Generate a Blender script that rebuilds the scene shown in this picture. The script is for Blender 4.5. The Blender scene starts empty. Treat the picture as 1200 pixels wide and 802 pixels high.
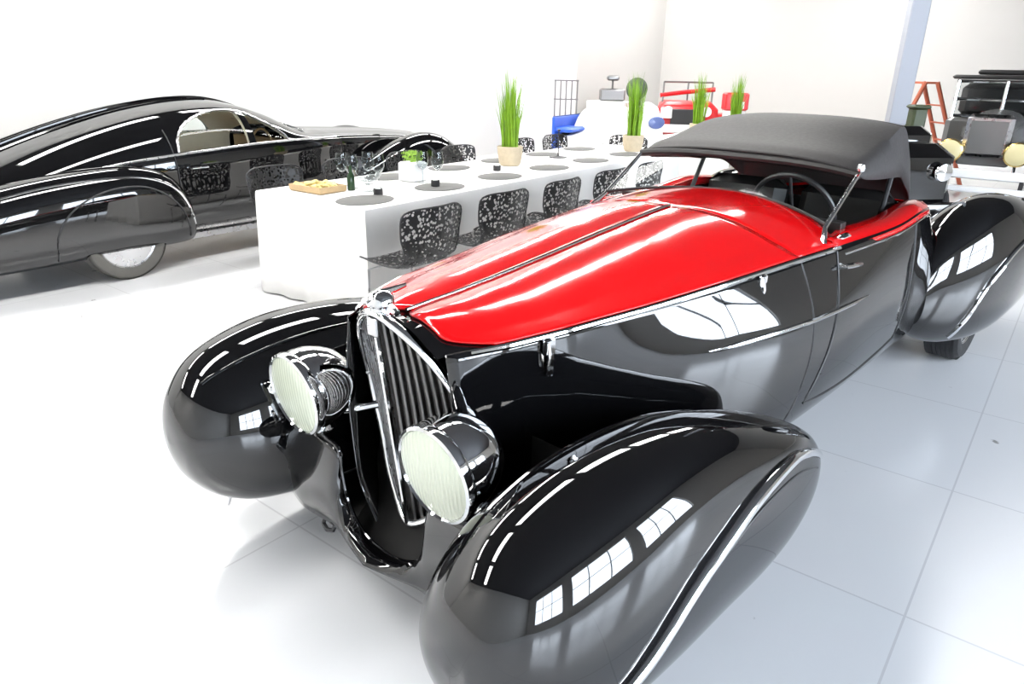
import bpy, math, random
import numpy as np
from mathutils import Vector, Matrix
random.seed(7)
PI = math.pi
sc = bpy.context.scene
COL = sc.collection

# ------------------------------------------------------------------ helpers
class MB:
    """collects geometry for ONE mesh object"""
    def __init__(s): s.v = []; s.f = []
    def add(s, vs, fs):
        n = len(s.v); s.v += [tuple(map(float, p)) for p in vs]; s.f += [tuple(i + n for i in f) for f in fs]; return s
    def grid(s, rows, close_u=False, close_v=False, cap=False, skip=None):
        nv = len(rows); nu = len(rows[0]); vs = [p for r in rows for p in r]; fs = []
        for j in range(nv if close_v else nv - 1):
            for i in range(nu if close_u else nu - 1):
                if skip and skip(j, i): continue
                a = j * nu + i; b = j * nu + (i + 1) % nu; j2 = (j + 1) % nv
                fs.append((a, b, j2 * nu + (i + 1) % nu, j2 * nu + i))
        if cap:
            fs.append(tuple(range(nu))[::-1]); fs.append(tuple((nv - 1) * nu + i for i in range(nu)))
        return s.add(vs, fs)
    def tube(s, path, r, n=8, closed=False, flat=1.0):
        P = [Vector(p) for p in path]; rows = []; N = len(P)
        rr = r if isinstance(r, (list, tuple)) else [r] * N
        for i, p in enumerate(P):
            if closed: t = P[(i + 1) % N] - P[i - 1]
            else: t = P[min(i + 1, N - 1)] - P[max(i - 1, 0)]
            t.normalize(); u = Vector((0, 0, 1)) if abs(t.z) < .95 else Vector((1, 0, 0))
            a = t.cross(u).normalized(); b = a.cross(t)
            rows.append([p + a * rr[i] * math.cos(k * 2 * PI / n) + b * rr[i] * flat * math.sin(k * 2 * PI / n) for k in range(n)])
        return s.grid(rows, close_u=True, close_v=closed, cap=not closed)
    def box(s, c, d, rz=0, bev=0.0, rx=0):
        x, y, z = [q / 2 for q in d]
        if bev <= 0: bev = min(x, y, z) * .12
        b = min(bev, min(x, y, z) * .9); rows = []
        def ring(ix, iy, zz):
            pts = []
            for sx, sy in ((1, 1), (-1, 1), (-1, -1), (1, -1)):
                A = (sx * ix, sy * (iy - b)); B = (sx * (ix - b), sy * iy)
                pts += [A, B] if sx * sy > 0 else [B, A]
            return [(p[0], p[1], zz) for p in pts]
        rows = [ring(x - b, y - b, -z), ring(x, y, -z + b), ring(x, y, z - b), ring(x - b, y - b, z)]
        M = Matrix.Translation(c) @ Matrix.Rotation(rz, 4, 'Z') @ Matrix.Rotation(rx, 4, 'X')
        return s.grid([[M @ Vector(p) for p in r] for r in rows], close_u=True, cap=True)
    def lathe(s, prof, c=(0, 0, 0), axis='Z', n=32, M=None, sx=1, sy=1):
        rows = []
        for r, h in prof:
            ring = []
            for k in range(n):
                a = 2 * PI * k / n; x = r * math.cos(a) * sx; y = r * math.sin(a) * sy
                p = Vector((x, y, h)) if axis == 'Z' else (Vector((x, h, y)) if axis == 'Y' else Vector((h, x, y)))
                if M: p = M @ p
                ring.append(p + Vector(c))
            rows.append(ring)
        return s.grid(rows, close_u=True, cap=True)
    def build(s, name, mat, parent=None, smooth=True, sub=0, solid=0, angle=40):
        me = bpy.data.meshes.new(name); me.from_pydata(s.v, [], s.f); me.validate()
        import bmesh
        bm = bmesh.new(); bm.from_mesh(me); bmesh.ops.remove_doubles(bm, verts=bm.verts, dist=1e-5)
        bmesh.ops.recalc_face_normals(bm, faces=bm.faces); bm.to_mesh(me); bm.free()
        o = bpy.data.objects.new(name, me); COL.objects.link(o)
        if mat: me.materials.append(mat)
        if smooth:
            for p in me.polygons: p.use_smooth = True
            try: me.set_sharp_from_angle(angle=math.radians(angle))
            except Exception: pass
        if solid:
            m = o.modifiers.new('t', 'SOLIDIFY'); m.thickness = solid; m.offset = 0
        if sub:
            m = o.modifiers.new('s', 'SUBSURF'); m.levels = sub; m.render_levels = sub
        if parent: o.parent = parent
        return o

def empty(name, loc, rz=0):
    o = bpy.data.objects.new(name, None); COL.objects.link(o); o.location = loc; o.rotation_euler = (0, 0, rz)
    o.empty_display_size = .1; return o
def tag(o, label, cat, group=None, kind=None):
    o['label'] = label; o['category'] = cat
    if group: o['group'] = group
    if kind: o['kind'] = kind
    return o
def struct(o): o['kind'] = 'structure'; return o
def copy_tree(o, parent=None):
    c = o.copy(); COL.objects.link(c)
    if parent: c.parent = parent
    for ch in list(o.children): copy_tree(ch, c)
    return c
def interp(keys, t):
    """catmull-rom through list of tuples at float index t"""
    n = len(keys); i = min(int(t), n - 2); u = t - i
    p1 = keys[i]; p2 = keys[i + 1]; p0 = keys[i - 1] if i else p1; p3 = keys[i + 2] if i + 2 < n else p2
    return [.5 * (2 * b + (c - a) * u + (2 * a - 5 * b + 4 * c - d) * u * u + (-a + 3 * b - 3 * c + d) * u ** 3)
            for a, b, c, d in zip(p0, p1, p2, p3)]
def at_key(keys, x):
    """piecewise linear-smooth lookup of keys[i][1:] by keys[i][0]"""
    if x <= keys[0][0]: return list(keys[0][1:])
    if x >= keys[-1][0]: return list(keys[-1][1:])
    for i in range(len(keys) - 1):
        if keys[i][0] <= x <= keys[i + 1][0]:
            u = (x - keys[i][0]) / (keys[i + 1][0] - keys[i][0])
            return interp([k[1:] for k in keys], i + u)
def dense(keys, per):
    n = len(keys); return [interp(keys, k / per) for k in range((n - 1) * per)] + [list(keys[-1])]

# ------------------------------------------------------------------ materials
def mat(name, col, rough=.5, metal=0, ior=1.5, coat=0, trans=0, alpha=1, noise=0, nscale=20, emis=None, es=0):
    m = bpy.data.materials.new(name); m.use_nodes = True
    nt = m.node_tree; b = nt.nodes['Principled BSDF']
    b.inputs['Base Color'].default_value = (*col, 1); b.inputs['Roughness'].default_value = rough
    b.inputs['Metallic'].default_value = metal; b.inputs['IOR'].default_value = ior
    b.inputs['Coat Weight'].default_value = coat; b.inputs['Coat Roughness'].default_value = .02
    b.inputs['Transmission Weight'].default_value = trans; b.inputs['Alpha'].default_value = alpha
    if emis: b.inputs['Emission Color'].default_value = (*emis, 1); b.inputs['Emission Strength'].default_value = es
    tc = nt.nodes.new('ShaderNodeTexCoord'); n = nt.nodes.new('ShaderNodeTexNoise'); n.inputs['Scale'].default_value = nscale
    nt.links.new(tc.outputs['Object'], n.inputs['Vector'])
    r = nt.nodes.new('ShaderNodeMapRange'); r.inputs[3].default_value = max(0, rough * (1 - .15)); r.inputs[4].default_value = min(1, rough * 1.15)
    nt.links.new(n.outputs['Fac'], r.inputs[0]); nt.links.new(r.outputs[0], b.inputs['Roughness'])
    if noise:
        mx = nt.nodes.new('ShaderNodeMix'); mx.data_type = 'RGBA'
        mx.inputs[6].default_value = (*[c * (1 - noise) for c in col], 1); mx.inputs[7].default_value = (*[min(1, c * (1 + noise)) for c in col], 1)
        nt.links.new(n.outputs['Fac'], mx.inputs[0]); nt.links.new(mx.outputs[2], b.inputs['Base Color'])
    return m
BLACK = mat('black_lacquer', (.003, .003, .0035), .03, ior=1.8)
RED = mat('red_lacquer', (.66, .004, .006), .12, ior=1.5, coat=.6)
CHROME = mat('chrome', (.86, .87, .88), .06, metal=1)
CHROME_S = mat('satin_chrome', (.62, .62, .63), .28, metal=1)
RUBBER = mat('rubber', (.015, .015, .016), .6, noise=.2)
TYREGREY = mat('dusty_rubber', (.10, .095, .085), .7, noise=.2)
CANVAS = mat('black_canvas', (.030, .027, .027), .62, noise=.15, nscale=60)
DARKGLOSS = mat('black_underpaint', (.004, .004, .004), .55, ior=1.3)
SHADECH = mat('shaded_grille_chrome', (.22, .215, .21), .35, metal=1)  # grille chrome darkened to paint in the shade on one half
LEATHER = mat('dark_leather', (.012, .011, .011), .45)
DARK = mat('dark_metal', (.02, .02, .022), .4)
SLATBACK = mat('radiator_core', (.035, .033, .032), .5)
TAN = mat('tan_interior', (.42, .30, .17), .6, noise=.1)
CLOTH = mat('white_linen', (.86, .85, .83), .9, noise=.02)
WHITE = mat('white_paint', (.82, .82, .82), .35)
BLUE = mat('blue_paint', (.02, .10, .55), .35)
REDP = mat('red_paint', (.55, .015, .02), .3)
ORANGE = mat('orange_fibreglass', (.48, .12, .06), .5)
GREENP = mat('olive_green_paint', (.045, .06, .025), .5)
MATG = mat('charcoal_mat', (.13, .13, .125), .8, noise=.15, nscale=80)
POT = mat('beige_stone', (.50, .42, .30), .8, noise=.15, nscale=30)
GRASS = mat('grass_green', (.19, .36, .012), .5, noise=.5, nscale=14)
HERB = mat('herb_green', (.28, .46, .06), .6, noise=.3, nscale=30)
BRASS = mat('brass', (.75, .55, .2), .25, metal=1)
LAMPY = mat('yellowed_lamp_glass', (.70, .62, .35), .12)
SNACK = mat('yellow_snacks', (.72, .60, .25), .6, noise=.25, nscale=40)
WOOD = mat('pale_wood', (.45, .32, .17), .5, noise=.2)
GREYM = mat('grey_metal', (.25, .25, .25), .35, metal=.8)
def glass_mat(name, col, mixf, rough=.0):
    m = bpy.data.materials.new(name); m.use_nodes = True; nt = m.node_tree
    for n in list(nt.nodes): nt.nodes.remove(n)
    out = nt.nodes.new('ShaderNodeOutputMaterial'); mx = nt.nodes.new('ShaderNodeMixShader')
    t = nt.nodes.new('ShaderNodeBsdfTransparent'); t.inputs[0].default_value = (*col, 1)
    g = nt.nodes.new('ShaderNodeBsdfGlossy'); g.inputs['Roughness'].default_value = .04
    lw = nt.nodes.new('ShaderNodeLayerWeight'); lw.inputs['Blend'].default_value = .5
    pw = nt.nodes.new('ShaderNodeMath'); pw.operation = 'POWER'; pw.inputs[1].default_value = 4; nt.links.new(lw.outputs['Facing'], pw.inputs[0])
    ma = nt.nodes.new('ShaderNodeMath'); ma.operation = 'MULTIPLY_ADD'; ma.inputs[1].default_value = mixf; ma.inputs[2].default_value = .02; nt.links.new(pw.outputs[0], ma.inputs[0])
    nt.links.new(ma.outputs[0], mx.inputs[0]); nt.links.new(t.outputs[0], mx.inputs[1]); nt.links.new(g.outputs[0], mx.inputs[2])
    nt.links.new(mx.outputs[0], out.inputs[0]); return m
GLASS = glass_mat('clear_glass', (.95, .985, .97), .10)
STEMGLASS = glass_mat('table_glass', (.86, .88, .885), 1.1)
def lens_mat():
    m = mat('headlamp_lens', (.64, .69, .55), .12, coat=.6); nt = m.node_tree; b = nt.nodes['Principled BSDF']
    tc = nt.nodes.new('ShaderNodeTexCoord'); w = nt.nodes.new('ShaderNodeTexWave'); w.inputs['Scale'].default_value = 22
    w.bands_direction = 'X'; w.inputs['Distortion'].default_value = .3
    nt.links.new(tc.outputs['Object'], w.inputs['Vector']); bu = nt.nodes.new('ShaderNodeBump'); bu.inputs['Strength'].default_value = .35
    bu.inputs['Distance'].default_value = .004
    nt.links.new(w.outputs['Fac'], bu.inputs['Height']); nt.links.new(bu.outputs[0], b.inputs['Normal']); return m
LENS = lens_mat()
def perforated():
    m = mat('perforated_black_shell', (.015, .015, .016), .35); nt = m.node_tree; b = nt.nodes['Principled BSDF']
    tc = nt.nodes.new('ShaderNodeTexCoord'); v = nt.nodes.new('ShaderNodeTexVoronoi'); v.inputs['Scale'].default_value = 42
    v.inputs['Randomness'].default_value = .8
    nt.links.new(tc.outputs['Object'], v.inputs['Vector']); mt = nt.nodes.new('ShaderNodeMath'); mt.operation = 'GREATER_THAN'
    mt.inputs[1].default_value = .49; nt.links.new(v.outputs['Distance'], mt.inputs[0]); nt.links.new(mt.outputs[0], b.inputs['Alpha']); return m
PERF = perforated()
def floor_mat():
    m = bpy.data.materials.new('white_floor_tiles'); m.use_nodes = True; nt = m.node_tree; b = nt.nodes['Principled BSDF']
    tc = nt.nodes.new('ShaderNodeTexCoord'); mp = nt.nodes.new('ShaderNodeMapping'); nt.links.new(tc.outputs['Object'], mp.inputs[0])
    mp.inputs['Location'].default_value = FL_OFF
    br = nt.nodes.new('ShaderNodeTexBrick'); br.offset = 0; br.inputs['Scale'].default_value = 1
    br.inputs['Brick Width'].default_value = .93; br.inputs['Row Height'].default_value = .93
    br.inputs['Mortar Size'].default_value = .004; br.inputs['Mortar Smooth'].default_value = .2
    br.inputs['Color1'].default_value = (.78, .79, .81, 1); br.inputs['Color2'].default_value = (.80, .80, .81, 1); br.inputs['Mortar'].default_value = (.64, .64, .66, 1)
    nt.links.new(mp.outputs[0], br.inputs['Vector'])
    n = nt.nodes.new('ShaderNodeTexNoise'); n.inputs['Scale'].default_value = 1.3; nt.links.new(tc.outputs['Object'], n.inputs['Vector'])
    sp = nt.nodes.new('ShaderNodeTexNoise'); sp.inputs['Scale'].default_value = 9; sp.inputs['Detail'].default_value = 3; nt.links.new(tc.outputs['Object'], sp.inputs['Vector'])
    cr = nt.nodes.new('ShaderNodeValToRGB'); cr.color_ramp.elements[0].position = .24; cr.color_ramp.elements[1].position = .27
    cr.color_ramp.elements[0].color = (.45, .44, .42, 1); cr.color_ramp.elements[1].color = (1, 1, 1, 1); nt.links.new(sp.outputs['Fac'], cr.inputs[0])
    mx = nt.nodes.new('ShaderNodeMix'); mx.data_type = 'RGBA'; mx.blend_type = 'MULTIPLY'; mx.inputs[0].default_value = 1
    nt.links.new(br.outputs['Color'], mx.inputs[6]); nt.links.new(cr.outputs[0], mx.inputs[7]); nt.links.new(mx.outputs[2], b.inputs['Base Color'])
    r = nt.nodes.new('ShaderNodeMapRange'); r.inputs[3].default_value = .1; r.inputs[4].default_value = .28
    nt.links.new(n.outputs['Fac'], r.inputs[0]); nt.links.new(r.outputs[0], b.inputs['Roughness']); return m

# ------------------------------------------------------------------ camera
F = 830; PIT = math.radians(21.1); ROL = math.radians(-1.02)
fw = Vector((0, math.cos(PIT), -math.sin(PIT))); up0 = Vector((0, math.sin(PIT), math.cos(PIT))); r0 = Vector((1, 0, 0))
rt = r0 * math.cos(ROL) - up0 * math.sin(ROL); up = up0 * math.cos(ROL) + r0 * math.sin(ROL)
cam = bpy.data.objects.new('camera', bpy.data.cameras.new('camera')); COL.objects.link(cam)
Mx = Matrix((rt, up, -fw)).transposed().to_4x4(); Mx.translation = (0, 0, 1.6); cam.matrix_world = Mx
cam.data.sensor_width = 36; cam.data.lens = F * 36 / 1200; cam.data.clip_start = .02; sc.camera = cam

# ------------------------------------------------------------------ room
YR = math.radians(38); RO = Vector((-3.023, 5.408, 0))
au = Vector((math.sin(YR), math.cos(YR), 0)); lv = Vector((math.cos(YR), -math.sin(YR), 0))
def R(u, v, z=0): return RO + au * u + lv * v + Vector((0, 0, z))
U0, U1, V0, V1, HC = -7.5, 14.5, -3.0, 11.5, 4.6
FL_OFF = (.541, .80, 0)
FLOOR = floor_mat()
WALL = mat('warm_white_plaster', (.56, .55, .53), .8, noise=.02, nscale=3)
PILLAR = mat('lit_pillar_and_trim_white', (.90, .90, .90), .7)  # stronger light on the pillar is put into this whiter colour; baseboards share it
CEIL = mat('dark_ceiling', (.035, .035, .037), .9)
POSTM = mat('pale_blue_grey_paint', (.36, .38, .43), .5)
YC = math.radians(43.1); CO = Vector((-.431, 1.768, 0))
fl = MB(); fl.grid([[(-22, -22, 0), (22, -22, 0)], [(-22, 22, 0), (22, 22, 0)]]); fl = fl.build('floor', FLOOR, smooth=False)
struct(fl); fl.location = CO; fl.rotation_euler = (0, 0, -math.radians(38))
def wall(name, a, b, z0, z1, m, t=.2, out=None):
    a = Vector(a); b = Vector(b); d = (b - a); L = d.length; c = (a + b) / 2 + out * t / 2
    mb = MB(); mb.box((c.x, c.y, (z0 + z1) / 2), (L, t, z1 - z0), rz=math.atan2(d.y, d.x), bev=.002); return struct(mb.build(name, m, smooth=False))
wall('wall_left', R(U0 - .2, V0), R(U1 + .2, V0), 0, HC, WALL, out=-lv)
wall('wall_back', R(U1, V0), R(U1, V1), 0, HC, WALL, out=au)
# right wall with window openings
def wall_open(name, mk, length, wins, m, outv):
    """wall made of one mesh with openings; mk(t) -> point along the wall"""
    mb = MB(); xs = [0]
    def pc(t0, t1, z0, z1):
        a = mk(t0); b = mk(t1); d = b - a; c = (a + b) / 2 + outv * .1
        mb.box((c.x, c.y, (z0 + z1) / 2), (d.length, .2, z1 - z0), rz=math.atan2(d.y, d.x), bev=.001)
    t = 0
    for (a, b, z0, z1) in wins:
        pc(t, a, 0, HC); pc(a, b, 0, z0); pc(a, b, z1, HC); t = b
    pc(t, length, 0, HC)
    return struct(mb.build(name, m, smooth=False))
SKYG = bpy.data.materials.new('window_daylight_glass'); SKYG.use_nodes = True
_e = SKYG.node_tree.nodes['Principled BSDF']; _e.inputs['Base Color'].default_value = (.8, .85, .95, 1)
_e.inputs['Emission Color'].default_value = (.80, .89, 1, 1); _e.inputs['Emission Strength'].default_value = 17.5
wins_r = [(1.4, 4.6, .8, 3.7), (5.4, 8.6, .8, 3.7), (9.4, 12.6, .8, 3.7)]
mkr = lambda t: R(U0 + t, V1)
wall_open('wall_right', mkr, U1 - U0, wins_r, WALL, lv)
wins_f = []
mkf = lambda t: R(U0, V0 + t)
wall_open('wall_front', mkf, V1 - V0, wins_f, WALL, -au)
wn = 0
for mk, wl, ov in ((mkr, wins_r, lv), (mkf, wins_f, -au)):
    for (a, b, z0, z1) in wl:
        wn += 1
        A = mk(a); B = mk(b); d = B - A; rz = math.atan2(d.y, d.x); c = (A + B) / 2 + ov * .08
        e = struct(empty('window_%d' % wn, (c.x, c.y, z0), rz))
        w = b - a; h = z1 - z0
        g = MB(); g.box((0, 0, h / 2), (w, .012, h), bev=.001); g.build('window_pane', SKYG, e, smooth=False)
        fr = MB()
        for k in range(4): fr.box((-w / 2 + w * k / 3, 0, h / 2), (.06, .08, h))
        for k in range(3): fr.box((0, 0, h * k / 2), (w, .08, .06))
        fr.build('window_frame', DARK, e, smooth=False)
c = MB(); cc = [R(U0 - .2, V0 - .2, HC), R(U1 + .2, V0 - .2, HC), R(U1 + .2, V1 + .2, HC), R(U0 - .2, V1 + .2, HC)]
c.add(cc + [p + Vector((0, 0, .15)) for p in cc], [(0, 1, 2, 3), (7, 6, 5, 4), (0, 4, 5, 1), (1, 5, 6, 2), (2, 6, 7, 3), (3, 7, 4, 0)])
struct(c.build('ceiling', CEIL, smooth=False))
# broad pillar against the left wall
pm = MB(); pc_ = R(9.45, V0 + .15); pm.box((pc_.x, pc_.y, HC / 2), (1.75, .3, HC), rz=PI / 2 - YR, bev=.01); struct(pm.build('trim_1', PILLAR, smooth=False))
# slim free-standing post
pm = MB(); pm.box((4.60, 9.0, HC / 2), (.2, .2, HC), rz=-.2, bev=.01); struct(pm.build('trim_2', POSTM, smooth=False))
for nm, a, b in (('baseboard_left', R(U0, V0), R(U1, V0)), ('baseboard_back', R(U1, V0), R(U1, V1))):
    wall(nm, a, b, 0, .1, PILLAR, t=.015, out=(lv if 'left' in nm else -au))

# ceiling light strips
def lit(name, col, s):
    m = bpy.data.materials.new(name); m.use_nodes = True; b = m.node_tree.nodes['Principled BSDF']
    b.inputs['Base Color'].default_value = (.9, .9, .9, 1); b.inputs['Emission Color'].default_value = (*col, 1); b.inputs['Emission Strength'].default_value = s; return m
LITW = lit('lit_diffuser', (1, .985, .955), 34)
def make_light():
    e = empty('ceiling_light', (0, 0, 0))
    h = MB(); h.box((0, 0, .045), (.56, 2.5, .07), bev=.01); h.build('light_housing', WHITE, e)
    d = MB(); d.box((0, 0, 0), (.46, 2.42, .03), bev=.01); d.build('diffuser', LITW, e)
    return e
proto = make_light(); k = 0
lights = [(u, v) for v in (-1.9, 2.3) for u in (-5.6, -2.6, .4, 3.4, 6.4, 9.4, 12.4)]
for (u, v) in lights:
    o = proto if k == 0 else copy_tree(proto); k += 1
    o.location = R(u, v, HC - .12); o.rotation_euler = (0, 0, -YR)
    tag(o, 'long white strip light fixed under the grey ceiling', 'ceiling light', 'strip lights under the ceiling')

# ------------------------------------------------------------------ generic car pieces
KC = .44; EI = 1.8
def pod_rows(keys, per=6, n=40):
    rows = []
    for (s, lo, li, zt, zb, e) in dense(keys, per):
        lc = lo - (lo - li) * KC; a = max(1e-4, (lo - li)); zc = (zt + zb) / 2; b = max(1e-4, (zt - zb) / 2); e = max(2, e); r = []
        for k in range(n):
            t = 2 * PI * k / n; c_, s_ = math.cos(t), math.sin(t)
            ei = e if c_ > 0 or s_ < 0 else EI
            r.append((lc + a * (KC if c_ > 0 else 1 - KC) * math.copysign(abs(c_) ** (2 / ei), c_), s, zc + b * math.copysign(abs(s_) ** (2 / ei), s_)))
        rows.append(r)
    return rows
def mirror(rows): return [[(-p[0], p[1], p[2]) for p in r] for r in rows]
def pod_l(keys, s, z, off=0):
    lo, li, zt, zb, e = at_key(keys, s); zc = (zt + zb) / 2; b = (zt - zb) / 2; q = min(.999, abs((z - zc) / b))
    return lo - (lo - li) * KC + (lo - li) * KC * (1 - q ** e) ** (1 / e) + off
def wheel(parent, c, r=.35, w=.16, tyre=RUBBER, disc=CHROME, name='wheel', n=48):
    e = empty(name, c); e.parent = parent
    prof = [(r * .68, -w / 2 * .8), (r * .8, -w / 2), (r * .93, -w / 2 * .95), (r * .99, -w / 2 * .6)]
    for k in range(-3, 4): prof += [(r, w * .13 * k - .006), (r, w * .13 * k + .006), (r * .985, w * .13 * k + .008)] if k < 3 else [(r, w * .13 * k)]
    prof += [(r * .99, w / 2 * .6), (r * .93, w / 2 * .95), (r * .8, w / 2), (r * .68, w / 2 * .8)]
    prof += [(r * .66, 0)]; 
    t = MB(); t.lathe([(a, h) for a, h in prof] , axis='X', n=n); t.build('tyre', tyre, e)
    d = MB(); d.lathe([(r * .69, -w * .38), (r * .70, -w * .42), (r * .62, -w * .33), (r * .3, -w * .3), (r * .25, -w * .42), (.01, -w * .48), (.01, w * .48), (r * .25, w * .42), (r * .3, w * .3), (r * .62, w * .33), (r * .70, w * .42), (r * .69, w * .38)], axis='X', n=n)
    d.build('hub_disc', disc, e); return e

# ------------------------------------------------------------------ the red and black roadster
car = tag(empty('roadster', CO, -YC), 'black open roadster with red bonnet, black soft top and big round headlamps', 'car')
fkeys = [(-.275, .685, .675, .455, .445, 2), (-.265, .745, .60, .53, .37, 2), (-.235, .80, .545, .605, .29, 2.05), (-.16, .86, .49, .685, .20, 2.15), (-.05, .90, .445, .735, .145, 2.3),
         (.12, .925, .42, .768, .12, 2.5), (.32, .93, .42, .772, .11, 2.6), (.55, .93, .43, .745, .11, 2.6), (.78, .93, .47, .685, .12, 2.6),
         (.96, .925, .53, .62, .16, 2.5), (1.09, .91, .60, .56, .23, 2.3), (1.17, .88, .68, .51, .31, 2.1), (1.205, .84, .74, .46, .37, 2), (1.21, .80, .79, .42, .41, 2)]
for sg in (1, -1):
    rows = pod_rows(fkeys, 6, 56)
    if sg < 0: rows = mirror(rows)
    fo = MB().grid(rows, close_u=True, cap=True).build('front_fender', BLACK, car)
    # bright flared edge round the wheel spat
    arc = [(-.10, .10), (-.07, .19), (.0, .30), (.10, .38), (.24, .475), (.38, .53), (.55, .57), (.72, .58), (.87, .568), (.99, .535), (1.08, .495), (1.14, .455)]
    pts = [interp(arc, k / 6) for k in range((len(arc) - 1) * 6)] + [list(arc[-1])]
    path = [(sg * pod_l(fkeys, s, z, .004), s, z) for s, z in pts]
    MB().tube(path, [.005 + .015 * math.sin(PI * k / (len(path) - 1)) ** .6 for k in range(len(path))], 10).build('chrome_edge', CHROME, fo)
    arc2 = [(s + .005, z - .05) for s, z in pts[6:-8]]
    MB().tube([(sg * pod_l(fkeys, s, z, .000), s, z) for s, z in arc2], .0035, 6).build('spat_seam', DARK, fo)
    # raised bead along the fender crown
    cr = []
    for j in range(50):
        s = -.17 + j * .024; lo, li, zt, zb, e = at_key(fkeys, s); cx = lo - (lo - li) * KC; q = -.45
        z = (zt + zb) / 2 + (zt - zb) / 2 * (1 - abs(q) ** EI) ** (1 / EI); cr.append((sg * (cx + q * (lo - li) * (1 - KC)), s, z))
    MB().tube(cr, .006, 6).build('crown_bead', BLACK, fo)
    wheel(car, (sg * .69, .47, .34), .34, .17)
rkeys = [(2.95, .70, .62, .62, .40, 2), (3.02, .76, .55, .76, .32, 2.1), (3.15, .84, .48, .87, .26, 2.2), (3.35, .92, .44, .965, .22, 2.4), (3.62, .97, .42, 1.0, .20, 2.5), (3.95, .985, .42, .975, .20, 2.5),
         (4.3, .975, .42, .88, .21, 2.5), (4.65, .93, .46, .73, .22, 2.4), (4.95, .86, .54, .56, .25, 2.2), (5.1, .78, .62, .46, .30, 2), (5.15, .71, .69, .39, .37, 2)]
for sg in (1, -1):
    rows = pod_rows(rkeys, 6, 48)
    if sg < 0: rows = mirror(rows)
    ro = MB().grid(rows, close_u=True, cap=True).build('rear_fender', BLACK, car)
    arc = [(3.19, .30), (3.20, .40), (3.27, .58), (3.42, .71), (3.62, .78), (3.85, .79), (4.1, .74), (4.3, .64), (4.44, .48), (4.5, .32)]
    pts = [interp(arc, k / 5) for k in range((len(arc) - 1) * 5)] + [list(arc[-1])]
    MB().tube([(sg * pod_l(rkeys, s, z, .004), s, z) for s, z in pts], .012, 8).build('chrome_edge', CHROME, ro)
    wheel(car, (sg * .70, 3.80, .34), .34, .19)

# body stations: s, belt half width, belt z, l1, l2, l3, l4, crown z
bk = [(.14, .22, .895, .25, .25, .22, .12, .945), (.28, .30, .912, .31, .31, .29, .18, .955), (.45, .36, .925, .37, .37, .35, .25, .968), (.8, .43, .937, .47, .48, .46, .36, 1.003),
      (1.1, .49, .953, .56, .57, .55, .44, 1.038), (1.5, .55, .970, .635, .655, .62, .48, 1.078), (1.9, .61, .985, .67, .69, .64, .48, 1.098), (2.4, .645, .992, .68, .69, .64, .48, 1.10),
      (2.75, .645, 1.015, .68, .69, .64, .48, 1.10), (3.0, .61, .985, .67, .69, .64, .49, 1.04), (3.3, .52, .86, .60, .64, .60, .48, .93), (3.8, .42, .70, .52, .56, .53, .42, .76), (4.4, .28, .53, .38, .42, .40, .30, .58), (4.95, .08, .38, .14, .16, .14, .08, .40)]
FZ = (0, .26, .53, .80, 1.0)
def bsec(s): return at_key(bk, s)
def side_pt(s, t, off=0):
    """t 0..1 from belt to sill"""
    lb, zb, l1, l2, l3, l4, zc = bsec(s); ks = [(lb, 0), (l1, .26), (l2, .53), (l3, .80), (l4, 1.0)]
    q = interp(ks, t * 4); return (q[0] + off, s, zb - q[1] * (zb - .17))
def side_z(s, z, off=0):
    best = min((abs(side_pt(s, t / 60)[2] - z), t) for t in range(61))[1]; return side_pt(s, best / 60, off)
def top_pt(s, x, off=0):
    lb, zb, l1, l2, l3, l4, zc = bsec(s); x_ = abs(x)
    z = zc - (zc - zb) * x_ ** 2.1 + .014 * math.sin(PI * min(1, x_ * 1.25)) * (1 if x_ < .8 else 0) * (1 - max(0, (s - 1.4)) / .6 if s > 1.4 else 1)
    return (x * lb, s, z + off)
SS = [.14 + (4.95 - .14) * k / 120 for k in range(121)]
for sg in (1, -1):
    rows = [[(sg * p[0], p[1], p[2]) for p in [side_pt(s, t / 20) for t in range(21)]] for s in SS]
    MB().grid(rows).build('body_side', BLACK, car, solid=.004)
MB().grid([[(x * bsec(s)[5], s, .17) for x in (-1, -.5, 0, .5, 1)] for s in SS]).build('floor_pan', DARK, car)
# nose under the bonnet skin (black band in front of the red)
XS = [k / 24 - 1 for k in range(49)]
MB().grid([[top_pt(s, x, -.004) for x in XS] for s in [.115 + .03 * k for k in range(52)]]).build('scuttle', BLACK, car)
def panel(name, xa, xb, s0, s1, m, n=26, ns=40, off=.003, th=.006):
    rows = []
    for j in range(ns + 1):
        r = []
        for i in range(n + 1):
            x = xa + (xb - xa) * i / n; a = s0(x); b = s1(x); r.append(top_pt(a + (b - a) * j / ns, x, off))
        rows.append(r)
    return MB().grid(rows).build(name, m, car, solid=th)
def sfront(x): x = abs(x); return .165 + .10 * max(0, (x - .72) / .28) ** 2 + .05 * max(0, (.25 - x) / .25) ** 2
for sg in (1, -1):
    b = panel('bonnet', sg * .012, sg * .995, sfront, lambda x: 1.555, RED)
    if sg > 0: b['label'] = 'red bonnet half facing the open floor'
    else: b['label'] = 'red bonnet half facing the dining table'
def cowl_rear(x): return 2.06 - .24 * x * x
panel('cowl', -.995, .995, lambda x: 1.561, cowl_rear, RED, n=50, ns=14)
# centre hinge, chrome
MB().tube([top_pt(.19 + 1.37 * k / 40, 0, .009) for k in range(41)], .006, 8).build('bonnet_hinge', CHROME, car)
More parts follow.
